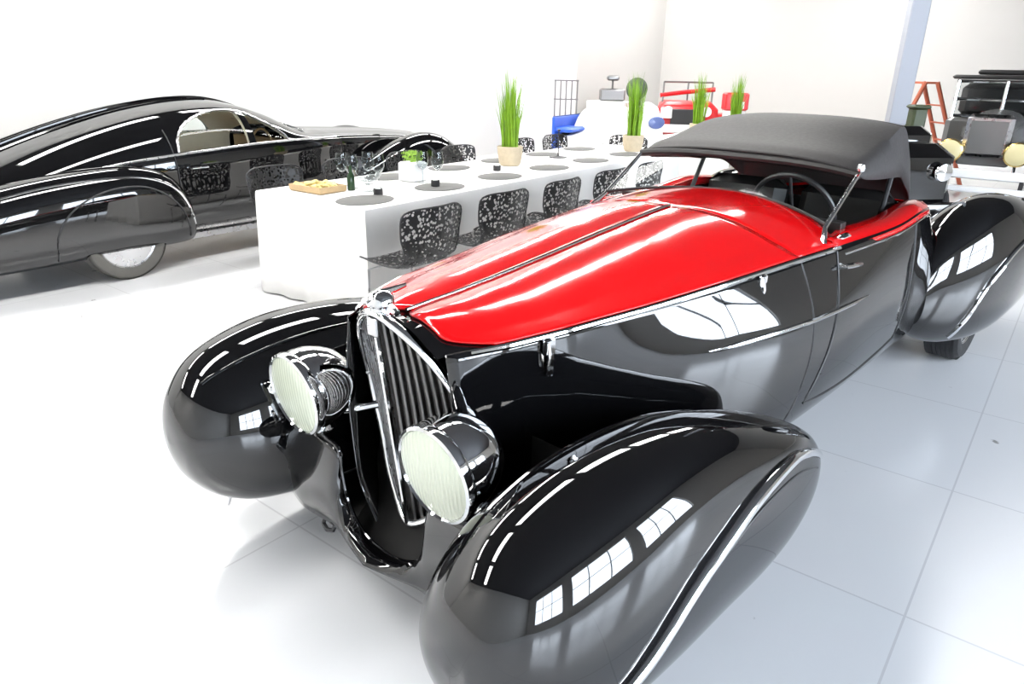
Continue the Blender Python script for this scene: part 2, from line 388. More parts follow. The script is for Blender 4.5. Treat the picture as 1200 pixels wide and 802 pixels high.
# red shoulders round the cockpit
for sg in (1, -1):
    rows = []
    for j in range(41):
        s = 1.80 + (3.0 - 1.80) * j / 40; lb, zb = bsec(s)[:2]; w = .12 * min(1, (j + 6) / 14)
        rows.append([(sg * (lb - w), s, zb + .005 - .02), (sg * (lb - w * .9), s, zb + .018), (sg * (lb - w * .6), s, zb + .026), (sg * (lb - w * .3), s, zb + .022), (sg * (lb - .012), s, zb + .008), (sg * (lb + .002), s, zb - .012), (sg * (lb + .006), s, zb - .03)])
    MB().grid(rows).build('door_capping', RED, car, solid=.006)
# red rear deck sloping to the tail
MB().grid([[top_pt(s, x, .003) for x in XS] for s in [3.0 + .04 * k for k in range(49)]]).build('rear_deck', RED, car, solid=.006)
# chrome belt mouldings
for sg in (1, -1):
    MB().tube([(sg * (bsec(s)[0] + .006), s, bsec(s)[1] - .006) for s in [.2 + .02 * k for k in range(82)]], .009, 8).build('belt_moulding', CHROME, car)
    MB().tube([(sg * (bsec(s)[0] + .010), s, bsec(s)[1] - .035) for s in [1.86 + .02 * k for k in range(56)]], .006, 8).build('door_moulding', CHROME, car)
    MB().tube([(sg * side_z(s, .755, .002)[0], s, .755) for s in [1.0 + .03 * k for k in range(36)]], [.002 + .007 * min(1, k / 5, (35 - k) / 5) for k in range(36)], 8).build('side_moulding', CHROME, car)
    # shut lines
    MB().tube([(sg * side_pt(1.56 + .02 * math.sin(t / 20 * PI) - .16 * (t / 20) ** 2, t / 20 * .86 + .03, .001)[0], 1.56 + .02 * math.sin(t / 20 * PI) - .16 * (t / 20) ** 2, side_pt(1.56, t / 20 * .86 + .03)[2]) for t in range(21)], .004, 6).build('panel_seam', DARK, car)
    dp = []
    for t in range(31):
        q = t / 30; s = 1.80 - .16 * math.sin(q * PI * .5) ** 1 ; s = 1.80 - .22 * q ** 1.4; tt = .03 + q * .62; p_ = side_pt(s, tt, .002); dp.append((sg * p_[0], s, p_[2]))
    for t in range(1, 11):
        q = t / 10; s = 1.58 + 1.0 * q; tt = .65 + .04 * math.sin(q * PI); p_ = side_pt(s, tt, .002); dp.append((sg * p_[0], s, p_[2]))
    for t in range(1, 16):
        q = t / 15; s = 2.58 + .05 * q; tt = .65 - .62 * q; p_ = side_pt(s, tt, .002); dp.append((sg * p_[0], s, p_[2]))
    MB().tube(dp, .0045, 6).build('door_seam', DARK, car)
    p_ = side_z(1.78, .93, .02); h = MB(); h.tube([(sg * (p_[0] - .02), 1.80, .915), (sg * (p_[0] + .02), 1.80, .915), (sg * (p_[0] + .025), 1.84, .912), (sg * (p_[0] + .022), 1.95, .90)], .009, 8); h.build('door_handle', CHROME, car)
    # bonnet catches
    for s, dz in ((.40, 0), (1.32, 0)):
        lb, zb = bsec(s)[:2]; h = MB(); h.box((sg * (lb + .014), s, zb - .035), (.016, .045, .05), bev=.005); h.box((sg * (lb + .020), s, zb - .085), (.014, .022, .07), bev=.005)
        h.tube([(sg * (lb + .022), s - .012, zb - .02), (sg * (lb + .03), s - .012, zb - .06), (sg * (lb + .022), s - .012, zb - .10)], .005, 6); h.build('bonnet_catch', CHROME, car)

# grille
gout = [(0, .085, .968), (.04, .088, .962), (.095, .105, .93), (.15, .135, .875), (.198, .175, .79), (.228, .21, .70), (.235, .23, .60), (.212, .235, .49), (.155, .215, .375), (.08, .19, .295), (.03, .172, .258), (0, .168, .25)]
gd = dense(gout, 8)
full = [tuple(p) for p in gd] + [(-p[0], p[1], p[2]) for p in gd[-2:0:-1]]
MB().tube(full, .014, 10, closed=True).build('grille_shell', CHROME, car)
sh = MB(); sh.grid([[(p[0], p[1] + .004, p[2]) for p in full], [(p[0] * 1.03, p[1] + .05, p[2] + .0) for p in full]], close_u=True)
sh.build('shell_flank', BLACK, car, solid=.003)
def ridge_s(z): return .08 + (.965 - z) * .12
def edge_l(z):
    for a, b in zip(gd[:-1], gd[1:]):
        if b[2] <= z <= a[2]:
            u = (a[2] - z) / (a[2] - b[2] + 1e-9); return a[0] + (b[0] - a[0]) * u, a[1] + (b[1] - a[1]) * u
    return 0, .17
for sg in (1, -1):
    rows = []
    for k in range(41):
        z = .258 + (.960 - .258) * k / 40; el, es = edge_l(z); rs = ridge_s(z)
        rows.append([(sg * el * i / 8, rs + .022 + (es - rs) * i / 8, z) for i in range(9)])
    MB().grid(rows).build('radiator_core', SLATBACK, car)
    sl = MB()
    for j in range(1, 10):
        x = j * .024; pts = []
        for k in range(61):
            z = .262 + (.955 - .262) * k / 60; el, es = edge_l(z)
            if el > x + .004: pts.append((sg * x, ridge_s(z) + (es - ridge_s(z)) * x / max(el, .01) * 1.0 + .004, z))
        if len(pts) > 2:
            sl.grid([[(p[0], p[1] - .006, p[2]), (p[0] + sg * .0035, p[1], p[2]), (p[0] + sg * .001, p[1] + .014, p[2])] for p in pts])
    sl.build('grille_slats', SHADECH if sg > 0 else CHROME_S, car, solid=.0015)  # same slats both sides; shaded half gets the darker metal, lit half the brighter
MB().tube([(0, ridge_s(z) - .004, z) for z in [.25 + .71 * k / 20 for k in range(21)]], .009, 8).build('grille_bar', CHROME, car)
cap_ = MB(); cap_.lathe([(.001, 1.035), (.022, 1.03), (.036, 1.015), (.038, .995), (.030, .985), (.034, .972), (.03, .955)], c=(0, .105, 0)); 
cap_.tube([(-.075, .10, .985), (-.03, .105, 1.0), (.03, .105, 1.0), (.075, .10, .985)], .010, 8)
cap_.tube([(0, .06, 1.0), (0, .11, 1.022), (0, .19, 1.03)], [.006, .014, .006], 8)
cap_.build('radiator_cap', CHROME, car)
bd = MB(); bd.box((0, .072, .935), (.045, .01, .055), bev=.004); bd.build('radiator_badge', CHROME_S, car)

# front apron between the fenders with the U-shaped opening under the grille
hi = [(-.62, .10, .53), (-.46, .075, .50), (-.33, .065, .485), (-.225, .07, .468), (-.215, .072, .38), (-.20, .074, .30), (-.15, .07, .235), (-.07, .062, .205), (0, .06, .20)]
lo_ = [(-.62, .10, .13), (-.46, .055, .155), (-.36, .045, .170), (-.27, .04, .185), (-.21, .035, .192), (-.16, .025, .192), (-.10, .01, .19), (-.05, .0, .186), (0, -.01, .184)]
hi_f = dense(hi, 6); lo_f = dense(lo_, 6)
hi_f += [[-p[0], p[1], p[2]] for p in hi_f[-2::-1]]; lo_f += [[-p[0], p[1], p[2]] for p in lo_f[-2::-1]]
rows = []
for a, b in zip(hi_f, lo_f):
    hgt = abs(a[2] - b[2]); r = []
    for k in range(13):
        t = k / 12; bul = math.sin(t * PI) ** .8 * (.008 + .035 * hgt); r.append((a[0] + (b[0] - a[0]) * t, a[1] + (b[1] - a[1]) * t - bul, a[2] + (b[2] - a[2]) * t + (.012 * math.sin(t * PI) if hgt < .06 else 0)))
    rows.append(r)
MB().grid(rows).build('front_apron', BLACK, car, solid=.008)
MB().tube(hi_f[12:-12], .007, 8).build('apron_edge', BLACK, car)
# dark inner nose around the grille foot
MB().grid([[(l * q, s - .05 * (1 - q * q), z) for q in (-1, -.8, -.5, -.25, 0, .25, .5, .8, 1)] for (l, s, z) in [(.27, .30, .70), (.29, .29, .48), (.29, .27, .36), (.27, .23, .26), (.25, .18, .20), (.23, .12, .17), (.2, .08, .165)]]).build('nose_valance', DARKGLOSS, car)
MB().grid([[(l * q, y, .17) for l in (-.5, -.25, 0, .25, .5)] for y, q in ((.05, .5), (.10, .7), (.2, 1), (.4, 1))]).build('undertray', DARKGLOSS, car)
MB().grid([[(l, .36, z) for l in (-.46, 0, .46)] for z in (.162, .4, .62)]).build('firewall_shroud', DARKGLOSS, car)
for sg in (-1, 1):
    tb = MB(); tb.tube([(sg * .33, .07, .165), (sg * .33, .055, .14), (sg * .30, .05, .13), (sg * .27, .055, .14), (sg * .27, .07, .165)], .008, 6); tb.build('tow_loop', DARK, car)

# headlamps
for sg in (1, -1):
    e = MB(); RR = .128
    prof = [(RR * .96, -.002), (RR * 1.0, -.012), (RR * 1.06, -.008), (RR * 1.08, .006), (RR * 1.05, .018), (RR * 1.03, .022), (RR * 1.05, .04), (RR * 1.03, .075), (RR * .94, .115), (RR * .76, .155), (RR * .5, .188), (RR * .22, .208), (.004, .214)]
    Mh = Matrix.Rotation(math.radians(6), 3, 'X')
    hl = e.lathe(prof, c=(sg * .331, 0, .643), axis='Y', n=48, M=Mh).build('headlamp', CHROME, car)
    ln = MB().lathe([(RR * .97, -.006), (RR * .9, -.009), (RR * .7, -.013), (RR * .4, -.016), (.003, -.017)], c=(sg * .331, 0, .643), axis='Y', n=48, M=Mh).build('lens', LENS, hl)
    br = MB(); br.tube([(sg * .331, .14, .56), (sg * .30, .15, .55), (sg * .26, .18, .56), (sg * .22, .235, .57)], .016, 10)
    br.lathe([(.035, 0), (.04, .01), (.03, .03), (.02, .045)], c=(sg * .331, .09, .49)); br.build('headlamp_bracket', CHROME, car)
    ls = MB().lathe([(.010, -.016), (.013, -.012), (.013, -.006), (.006, 0)], c=(sg * .331, -.002, .643 + RR * 1.03), axis='Z', n=12).build('rim_screw', CHROME, hl)
    fl_ = MB(); fl_.lathe([(.001, -.03), (.016, -.026), (.026, -.012), (.030, 0), (.026, .01), (.022, .03), (.010, .06), (.001, .07)], c=(sg * .50, .02, .60), axis='Y', n=20); fl_.tube([(sg * .50, .03, .59), (sg * .51, .04, .545)], .008, 8)
    fl_.build('side_lamp', CHROME, car)

# windscreen
wb, wt = [(-.53, 1.82, 1.03), (.53, 1.82, 1.03)], [(-.525, 2.15, 1.235), (.525, 2.15, 1.235)]
for sg in (-1, 1):
    wf = MB(); wf.tube([(sg * .56, 1.77, .985), (sg * .53, 1.84, 1.04), (sg * .525, 2.16, 1.24)], [.016, .010, .009], 8)
    wf.build('windscreen_post', CHROME, car)
wr = MB(); wr.tube([(k / 8 * .53, 1.845 + .185 * (1 - (k / 8) ** 2), 1.052 + .05 * (1 - (k / 8) ** 2)) for k in range(-8, 9)], .007, 8); wr.build('windscreen_gasket', RUBBER, car)
gr = []
for k in range(13):
    q = -1 + k / 6; b_ = Vector((q * .52, 1.845 + .185 * (1 - q * q), 1.045 + .055 * (1 - q * q))); t_ = Vector((q * .515, 2.155, 1.25 - .02 * q * q)); gr.append([b_, b_.lerp(t_, .5), t_])
MB().grid(gr).build('windscreen', GLASS, car)
mr = MB(); mr.box((.60, 1.86, 1.015), (.03, .09, .02), bev=.008); mr.build('screen_bracket', CHROME, car)
# steering wheel
sw = MB(); cs = Vector((.25, 2.2, 1.02)); nrm = Vector((0, 1, .45)).normalized(); e1 = Vector((1, 0, 0)); e2 = nrm.cross(e1)
sw.tube([cs + (e1 * math.cos(a) + e2 * math.sin(a)) * .185 for a in [k * PI / 20 for k in range(40)]], .012, 8, closed=True)
for a in (0, PI * 2 / 3, PI * 4 / 3): sw.tube([cs, cs + (e1 * math.cos(a + .5) + e2 * math.sin(a + .5)) * .18], .008, 6)
sw.tube([cs, cs + Vector((0, -.35, -.14))], .018, 8); sw.build('steering_wheel', DARK, car)
# cockpit
cb = MB(); cb.box((0, 2.35, .42), (1.1, 1.2, .04)); cb.box((0, 2.02, .86), (1.08, .05, .36)); cb.box((0, 2.98, .72), (1.1, .05, .5)); cb.build('cockpit_lining', LEATHER, car)
for sg in (-1, 1):
    st = MB(); st.box((sg * .27, 2.50, .56), (.46, .5, .16), bev=.05); st.box((sg * .27, 2.80, .82), (.46, .14, .50), bev=.05, rx=-.15); st.build('seat', LEATHER, car)
# soft top
ck = [(2.13, .525, 1.268, 1.215), (2.22, .53, 1.298, 1.19), (2.40, .53, 1.335, 1.175), (2.62, .515, 1.372, 1.16), (2.84, .485, 1.398, 1.14), (2.93, .475, 1.392, 1.12), (3.02, .47, 1.345, 1.08), (3.10, .47, 1.24, 1.04), (3.15, .47, 1.10, 1.0), (3.17, .47, 1.0, .97)]
rows = []
for (s, w, zt, zs) in dense(ck, 5):
    r = []; 
    for k in range(41):
        a = -1 + k / 20; x = abs(a)
        if x < .86: l = a / .86 * w * .95; z = zt - .035 * (x / .86) ** 3
        else:
            q = (x - .86) / .14; l = math.copysign(w * (.95 + .05 * math.sin(q * PI / 2)), a); z = zt - .035 - (zt - .035 - zs) * q
        sg_ = .010 * math.sin(max(0, (s - 2.2)) * 9) * (1 if x < .86 else 0)
        r.append((l, s, z - sg_))
    rows.append(r)
top = MB().grid(rows).build('soft_top', CANVAS, car, solid=.008, angle=60)
bw = MB(); bw.tube([(k / 10 * .53, 2.13, 1.245 - .030 * abs(k / 10) ** 3) for k in range(-10, 11)], .018, 8); bw.build('header_rail', LEATHER, top)
for sg in (-1, 1):
    fk = MB(); fk.tube([(sg * .50, 2.18, 1.205), (sg * .50, 2.45, 1.19), (sg * .49, 2.70, 1.16)], .012, 8); fk.tube([(sg * .49, 2.70, 1.16), (sg * .50, 2.62, 1.0)], .012, 8); fk.build('top_frame', DARK, top)
bowl_ = MB(); bowl_.tube([(k / 10 * .455, 2.86, 1.399 - .028 * abs(k / 10) ** 3) for k in range(-10, 11)], .007, 6); bowl_.build('bow_seam', CANVAS, top)
kn = MB(); kn.lathe([(.014, -.012), (.018, 0), (.014, .014), (.003, .016)], c=(.532, 2.125, 1.245), n=14); kn.build('corner_catch', CHROME, car)

# ------------------------------------------------------------------ black coupe beside the left wall
YK = math.radians(38); coupe = tag(empty('coupe', RO, -YK), 'black streamlined fastback coupe parked along the left wall', 'car')
# local: x lateral (0 = near wheel face, negative away), y forward
CX = -.78
ckk = [  # y, half belt w, belt z, roof half w, roof z, sill z
    (-2.3, .10, .30, .03, .32, .22), (-1.9, .36, .40, .10, .46, .2), (-1.4, .52, .52, .22, .62, .2), (-.9, .60, .65, .33, .83, .2), (-.45, .66, .75, .40, 1.00, .2), (0, .70, .83, .45, 1.14, .2), (.45, .73, .875, .48, 1.245, .2),
    (.9, .74, .90, .49, 1.30, .2), (1.25, .735, .92, .47, 1.29, .2), (1.6, .71, .93, .42, 1.19, .2), (1.95, .67, .935, .34, 1.03, .2), (2.3, .60, .93, .26, 1.0, .2), (2.9, .50, .90, .20, .97, .22), (3.4, .40, .86, .16, .93, .24), (3.85, .27, .80, .10, .87, .28), (4.02, .18, .72, .06, .78, .32)]
Yc = [-2.3 + 6.32 * k / 474 for k in range(475)]
def cprof(y, side):
    hb, zb, hr, zr, zs = at_key(ckk, y); pts = []
    ks = [(hb * .80, zs), (hb * 1.0, zs + (zb - zs) * .35), (hb * 1.02, zs + (zb - zs) * .7), (hb, zb), ((hb * .62 + hr * .38) * 1.02, zb + (zr - zb) * .5), (hr * 1.02, zb + (zr - zb) * .84), (hr * .55, zr - .012), (0, zr)]
    for q in dense(ks, 15): pts.append((CX + side * q[0], y, q[1]))
    return pts
def win_skip(y, i):  # side glass between belt and roof
    if not (48 <= i <= 73): return False
    lo, hi = (.56, 1.62); q = (y - lo) / (hi - lo)
    if not 0 <= q <= 1: return False
    h = math.sin(q * PI) ** .45 * 25 if q < .75 else math.sin(q * PI) ** .6 * 25
    return (i - 48) <= h - .5 and abs(y - 1.24) > .03
for side in (1, -1):
    MB().grid([cprof(y, side) for y in Yc], skip=lambda j, i: win_skip((Yc[j] + Yc[j + 1]) / 2, i)).build('body_shell', BLACK, coupe)
    gl = MB(); ring = []
    ys = [.5 + .06 * k for k in range(21)]
    gl.grid([[(CX + side * (abs(p[0] - CX) - .008), p[1], p[2]) for p in cprof(y, side)[45:78:3]] for y in ys]); gl.build('side_window', GLASS, coupe)
    MB().tube([(CX + side * (abs(cprof(y, side)[47][0] - CX) + .004), y, cprof(y, side)[47][2]) for y in [-.1 + .06 * k for k in range(40)]], .010, 8).build('waist_moulding', CHROME_S, coupe)
    fr_ = []
    for k in range(61):
        q = k / 60; y = .56 + 1.06 * q; h = (math.sin(q * PI) ** .45 if q < .75 else math.sin(q * PI) ** .6) * 25; pr_ = cprof(y, side)[48 + int(round(h))]; fr_.append((pr_[0] + side * .003, pr_[1], pr_[2]))
    MB().tube(fr_, .010, 6).build('window_frame', CHROME_S, coupe)
    ri = MB(); ri.box((CX + side * .60, 1.2, .225), (.16, 2.2, .05)); ri.build('running_board', CHROME_S, coupe)
    s1 = MB().tube([(p[0] + side * .004, p[1], p[2]) for p in [cprof(.50 + .02 * math.sin(k / 20 * PI), side)[3 * k] for k in range(2, 22)]], .005, 6).build('door_seam', DARK, coupe)
    MB().tube([(CX + side * .765, .62, .80), (CX + side * .79, .62, .80), (CX + side * .79, .76, .80)], .008, 6).build('door_handle', CHROME, coupe)
    # front fender
    k1 = [(2.15, .62, .52, .45, .30, 2), (2.3, .74, .44, .56, .22, 2.1), (2.6, .82, .40, .70, .18, 2.3), (2.95, .86, .38, .85, .17, 2.4), (3.3, .87, .38, .93, .17, 2.4), (3.6, .86, .40, .90, .18, 2.3), (3.85, .82, .44, .78, .22, 2.2), (4.0, .76, .50, .64, .30, 2.1), (4.06, .68, .58, .52, .42, 2)]
    rows = [[(CX + side * p[0], p[1], p[2]) for p in r] for r in pod_rows(k1, 5, 36)]
    MB().grid(rows, close_u=True, cap=True).build('front_fender', BLACK, coupe)
    # rear fender with spat
    k2 = [(-2.2, .50, .44, .34, .26, 2), (-2.0, .62, .36, .44, .20, 2.1), (-1.5, .76, .34, .60, .17, 2.3), (-1.0, .84, .36, .73, .17, 2.4), (-.5, .88, .38, .82, .18, 2.5), (0, .90, .40, .86, .20, 2.6), (.25, .90, .42, .84, .20, 2.6), (.42, .89, .46, .77, .20, 2.5), (.53, .86, .52, .64, .21, 2.3), (.58, .80, .60, .48, .24, 2.1), (.59, .74, .66, .38, .30, 2)]
    rf = MB().grid([[(CX + side * p[0], p[1], p[2]) for p in r] for r in pod_rows(k2, 6, 40)], close_u=True, cap=True).build('rear_fender', BLACK, coupe)
    arc = [(-.50, .24), (-.49, .42), (-.38, .58), (-.2, .68), (0, .72), (.2, .70), (.36, .60), (.46, .46), (.50, .27)]
    MB().tube([(CX + side * pod_l(k2, s, z, .003), s, z) for s, z in dense(arc, 5)], .006, 6).build('spat_seam', DARK, rf)
    MB().tube([(CX + side * pod_l(k2, s, z, .003), s, z) for s, z in dense([(-.95, .735 - .05), (-.5, .765), (-.1, .79), (.2, .77), (.4, .68), (.5, .54), (.555, .36)], 5)], .009, 6).build('chrome_edge', CHROME, rf)
    wheel(coupe, (CX + side * .75, .0, .31), .31, .15, tyre=TYREGREY, disc=CHROME_S)
    wheel(coupe, (CX + side * .70, 3.25, .31), .31, .14, tyre=TYREGREY, disc=CHROME_S)
# dorsal seam, a raised riveted fin
fin = MB()
ptsf = [(y, at_key(ckk, y)[3]) for y in [-2.1 + .05 * k for k in range(77)]]
fin.grid([[(CX - .006, y, z - .01), (CX - .006, y, z + .022 * min(1, k / 8)), (CX + .006, y, z + .022 * min(1, k / 8)), (CX + .006, y, z - .01)] for k, (y, z) in enumerate(ptsf)]); fin.build('dorsal_fin', BLACK, coupe)
for q in (-.16, .16):
    MB().tube([(CX + q, y, z - .004) for y, z in ptsf[10:66]], .010, 6).build('roof_bead', BLACK, coupe)
si = MB()
for q in (-.28, .28):
    si.box((CX + q, .85, .52), (.42, .45, .14), bev=.04); si.box((CX + q, .60, .78), (.42, .12, .48), bev=.04)
si.build('seat', TAN, coupe)
si = MB(); si.box((CX, 1.85, .86), (1.1, .06, .12)); si.box((CX, 1.0, .27), (1.1, 1.6, .03)); si.build('dashboard', TAN, coupe)
MB().tube([(CX + .28 + .17 * math.cos(k * PI / 12), 1.62, .86 + .17 * math.sin(k * PI / 12)) for k in range(24)], .010, 6, closed=True).build('steering_wheel', TAN, coupe)
ws = MB(); ws.grid([[(CX + x * .36, 1.70 + .1 * (1 - x * x), 1.12 - .03 * x * x), (CX + x * .44, 2.0 + .1 * (1 - x * x), 1.005)] for x in (-1, -.6, 0, .6, 1)]); ws.build('windscreen', STEMGLASS, coupe, solid=.004)
LINER = mat('cream_headlining', (.70, .62, .48), .8, noise=.05)
for side in (1, -1):
    MB().grid([[(CX + side * max(0, abs(p[0] - CX) - .025), p[1], p[2] - .02) for p in cprof(y, side)] for y in Yc[174:312]], skip=lambda j, i: win_skip((Yc[j + 174] + Yc[j + 175]) / 2, i)).build('cabin_trim', LINER, coupe)
lm = MB().lathe([(.09, 0), (.1, -.01), (.1, -.03), (.07, -.1), (.02, -.15)], c=(CX + .42, 3.95, .72), axis='Y', n=24).build('headlamp', CHROME, coupe)

# ------------------------------------------------------------------ dining table
YT = math.radians(35.5); at_ = Vector((math.sin(YT), math.cos(YT), 0)); lt_ = Vector((math.cos(YT), -math.sin(YT), 0)); TO = Vector((-1.405, 4.815, 0)); TW = .56; TL = 4.9
def T(a, l, z=0): return TO + at_ * a + lt_ * l + Vector((0, 0, z))
def make_table(origin, length, name_label):
    t = tag(empty('dining_table', origin, -YT), name_label, 'table')
    tp = MB(); tp.box((0, length / 2, .722), (TW * 2 - .04, length - .04, .036), bev=.006); tp.build('tabletop', WOOD, t)
    for y in (.25, length / 2, length - .25):
        for x in (-.42, .42):
            l_ = MB(); l_.box((x, y, .352), (.05, .05, .704)); l_.build('leg', WOOD, t)
    return t
def make_cloth(origin, length, label):
    c_ = MB(); NX, NY = 18, int(length * 14); rows = []
    per = []
    # perimeter points, rounded rectangle
    w, r_ = TW, .03
    def edge(x0, y0, x1, y1, n): return [(x0 + (x1 - x0) * k / n, y0 + (y1 - y0) * k / n) for k in range(n)]
    per = edge(-w, 0, w, 0, 30) + edge(w, 0, w, length, NY) + edge(w, length, -w, length, 30) + edge(-w, length, -w, 0, NY)
    cx, cy = 0, length / 2
    def ring(z, out, fold):
        o = []
        for k, (x, y) in enumerate(per):
            nx = (1 if abs(x - w) < 1e-6 else 0) - (1 if abs(x + w) < 1e-6 else 0); ny = (1 if abs(y - length) < 1e-6 else 0) - (1 if abs(y) < 1e-6 else 0)
            ln = math.hypot(nx, ny) or 1; f_ = fold * (math.sin(k * .9) + .6 * math.sin(k * .37 + 1)); d = out + f_
            o.append((x + nx / ln * d, y + ny / ln * d, z))
        return o
    rows = [ring(.752, -.03, 0), ring(.751, -.004, 0), ring(.745, .006, 0), ring(.72, .010, .0005), ring(.6, .014, .003), ring(.4, .02, .007), ring(.2, .026, .010), ring(.012, .032, .013)]
    c_.grid(rows, close_u=True)
    o = [(-w + .03, .03, .752), (w - .03, .03, .752), (w - .03, length - .03, .752), (-w + .03, length - .03, .752)]
    rr = rows[0]; c_.add(rr, [tuple(range(len(rr)))])
    ob = c_.build('tablecloth', CLOTH, solid=.003); ob.location = origin; ob.rotation_euler = (0, 0, -YT)
    return tag(ob, label, 'tablecloth')
make_table(TO, TL, 'long dining table under a white cloth beside the roadster')
make_cloth(TO, TL, 'white cloth falling to the floor over the long table beside the roadster')
T2 = Vector((2.35, 9.9, 0))
make_table(T2, 1.6, 'far dining table mostly hidden behind the soft top')
make_cloth(T2, 1.6, 'white cloth on the far table behind the soft top')

# chairs
def make_chair():
    e = empty('dining_chair', (0, 0, 0))
    # local: seat faces -x (towards table), back at +x ; y across
    prof = [(-.42, .435), (-.40, .452), (-.34, .457), (-.22, .447), (-.10, .442), (-.03, .460), (.015, .51), (.04, .58), (.055, .66), (.065, .74), (.072, .80), (.072, .825)]
    wid = [.18, .22, .24, .25, .245, .235, .23, .24, .255, .265, .262, .235]
    rows = []
    for q, w_ in zip(dense(prof, 4), dense([(w,) for w in wid], 4)):
        r = []
        for k in range(17):
            a = -1 + k / 8; back = max(0, min(1, (q[1] - .47) / .2))
            r.append((q[0] - .05 * back * a * a, a * w_[0], q[1] + (1 - back) * .03 * a ** 4 - back * .02 * a ** 6))
        rows.append(r)
    MB().grid(rows).build('seat_shell', PERF, e, solid=.007)
    MB().tube([r[0] for r in rows] + rows[-1][1:] + [r[-1] for r in rows[::-1][1:]], .006, 6).build('shell_rim', DARK, e)
    for x, y in ((-.36, -.19), (-.36, .19), (.02, -.19), (.02, .19)):
        MB().tube([(x * .6 - .05, y * .5, .435), (x, y, .40), (x * 1.02 + .0, y * 1.08, .0)], .009, 8).build('leg', CHROME_S, e)
    return e
ch0 = make_chair(); nch = 0
def chair(p, rz, label, grp):
    global nch
    o = ch0 if nch == 0 else copy_tree(ch0); nch += 1
    o.location = p; o.rotation_euler = (0, 0, rz); tag(o, label, 'chair', grp); return o
near = ['nearest black perforated chair on the roadster side of the table', 'second black perforated chair on the roadster side, counted from the near table end', 'third black perforated chair on the roadster side, just above the red bonnet', 'fourth black perforated chair on the roadster side, beside the windscreen', 'black perforated chair seen through the windscreen glass', 'last black perforated chair on the roadster side, hidden behind the soft top']
for k, a in enumerate((.08, .82, 1.57, 2.35, 3.10)): chair(T(a, TW + .48), -YT + random.uniform(-.06, .06), near[k], 'chairs along the roadster side of the table')
far = ['nearest black perforated chair on the coupe side, behind the snack tray', 'second black perforated chair on the coupe side, behind the wine glasses', 'black perforated chair behind the white herb planter', 'black perforated chair just left of the first grass pot', 'black perforated chair just right of the first grass pot, near the column foot', 'farthest black perforated chair on the coupe side, near the blue panel']
for k, a in enumerate((.55, 1.32, 2.08, 2.88, 4.05, 4.80)): chair(T(a, -TW - .50), PI - YT + random.uniform(-.06, .06), far[k], 'chairs along the coupe side of the table')
chair(T(TL + .46, -.34), PI / 2 - YT, 'black perforated chair at the far table end, beside the second grass pot', None)

# place mats
def mat_obj(a, l, label):
    m = MB(); m.lathe([(.0, 0), (.21, 0), (.215, .003), (.21, .006), (.0, .006)], n=36, sx=.8, sy=1.0)
    o = m.build('place_mat', MATG); o.location = T(a, l, .7545); o.rotation_euler = (0, 0, -YT); return tag(o, label, 'place mat', 'charcoal place mats on the white cloth')
ordn = ['nearest', 'second', 'third', 'fourth', 'fifth', 'farthest']
for k, a in enumerate((.22, .98, 1.74, 2.50, 3.26, 4.02)): mat_obj(a, .33, ordn[k] + ' charcoal oval place mat in the row on the roadster side')
for k, a in enumerate((1.10, 1.86, 2.62, 3.38, 4.14)): mat_obj(a, -.33, ordn[k if k < 4 else 5] + ' charcoal oval place mat in the row on the coupe side')

# grass plants
def make_grass():
    e = empty('potted_grass', (0, 0, 0))
    p = MB(); p.lathe([(.085, 0), (.10, .02), (.115, .10), (.12, .17), (.115, .175), (.105, .165), (.10, .10)], n=32); p.build('pot', POT, e)
    MB().lathe([(.001, .15), (.104, .15), (.104, .145), (.001, .14)], n=20).build('soil', DARK, e)
    b = MB()
    for k in range(150):
        a = random.uniform(0, 2 * PI); r = random.uniform(0, .075); h = random.uniform(.40, .74) * (1 - r * 3.0); lean = random.uniform(.01, .09); w = random.uniform(.005, .009)
        a2 = a + random.uniform(-.6, .6); px, py = r * math.cos(a), r * math.sin(a); ta = random.uniform(0, PI); rows = []
        for j in range(6):
            t = j / 5; q = (px + lean * t * t * math.cos(a2), py + lean * t * t * math.sin(a2), .15 + h * t); ww = w * (1 - t ** 2 * .95)
            rows.append([(q[0] - ww * math.cos(ta), q[1] - ww * math.sin(ta), q[2]), (q[0] + ww * math.cos(ta), q[1] + ww * math.sin(ta), q[2])])
        b.grid(rows)
    b.build('grass_blades', GRASS, e)
    return e
g0 = make_grass()
for k, (p, lb) in enumerate([((-.05, 6.80, .755), 'tall green grass in a beige pot on the middle of the long table'), ((1.32, 8.25, .755), 'tall green grass in a beige pot at the far end of the long table'),
                             ((2.55, 10.35, .755), 'tall green grass behind the left end of the soft top, right of the red jeep'), ((3.22, 10.9, .755), 'tall green grass behind the soft top, right of the red box')]):
    o = g0 if k == 0 else copy_tree(g0); o.location = p; o.rotation_euler = (0, 0, k * 1.3); tag(o, lb, 'potted plant', 'tall grass pots on the tables')

# table ware
def wine_glass(p, label, sc_=1):
    e = tag(empty('wine_glass', p), label, 'glass', 'wine glasses on the long table')
    MB().lathe([(.034, 0), (.033, .003), (.006, .006), (.004, .02), (.004, .085), (.01, .09)], n=24).build('stem', STEMGLASS, e)
    MB().lathe([(.01, .09), (.03, .105), (.041, .135), (.042, .165), (.034, .21), (.033, .21), (.040, .165), (.039, .135), (.028, .108), (.002, .094)], n=24).build('bowl', STEMGLASS, e)
    e.scale = (sc_,) * 3; return e
wg = [((-1.30, 5.42), 'wine glass furthest left, behind the snack tray'), ((-1.20, 5.30), 'wine glass right behind the yellow snack tray'), ((-1.12, 5.50), 'wine glass behind the glass bowl'), ((-1.02, 5.38), 'wine glass right beside the glass bowl'),
      ((-.72, 5.62), 'wine glass left of the pair beside the herb planter'), ((-.60, 5.60), 'wine glass right of the pair beside the herb planter')]
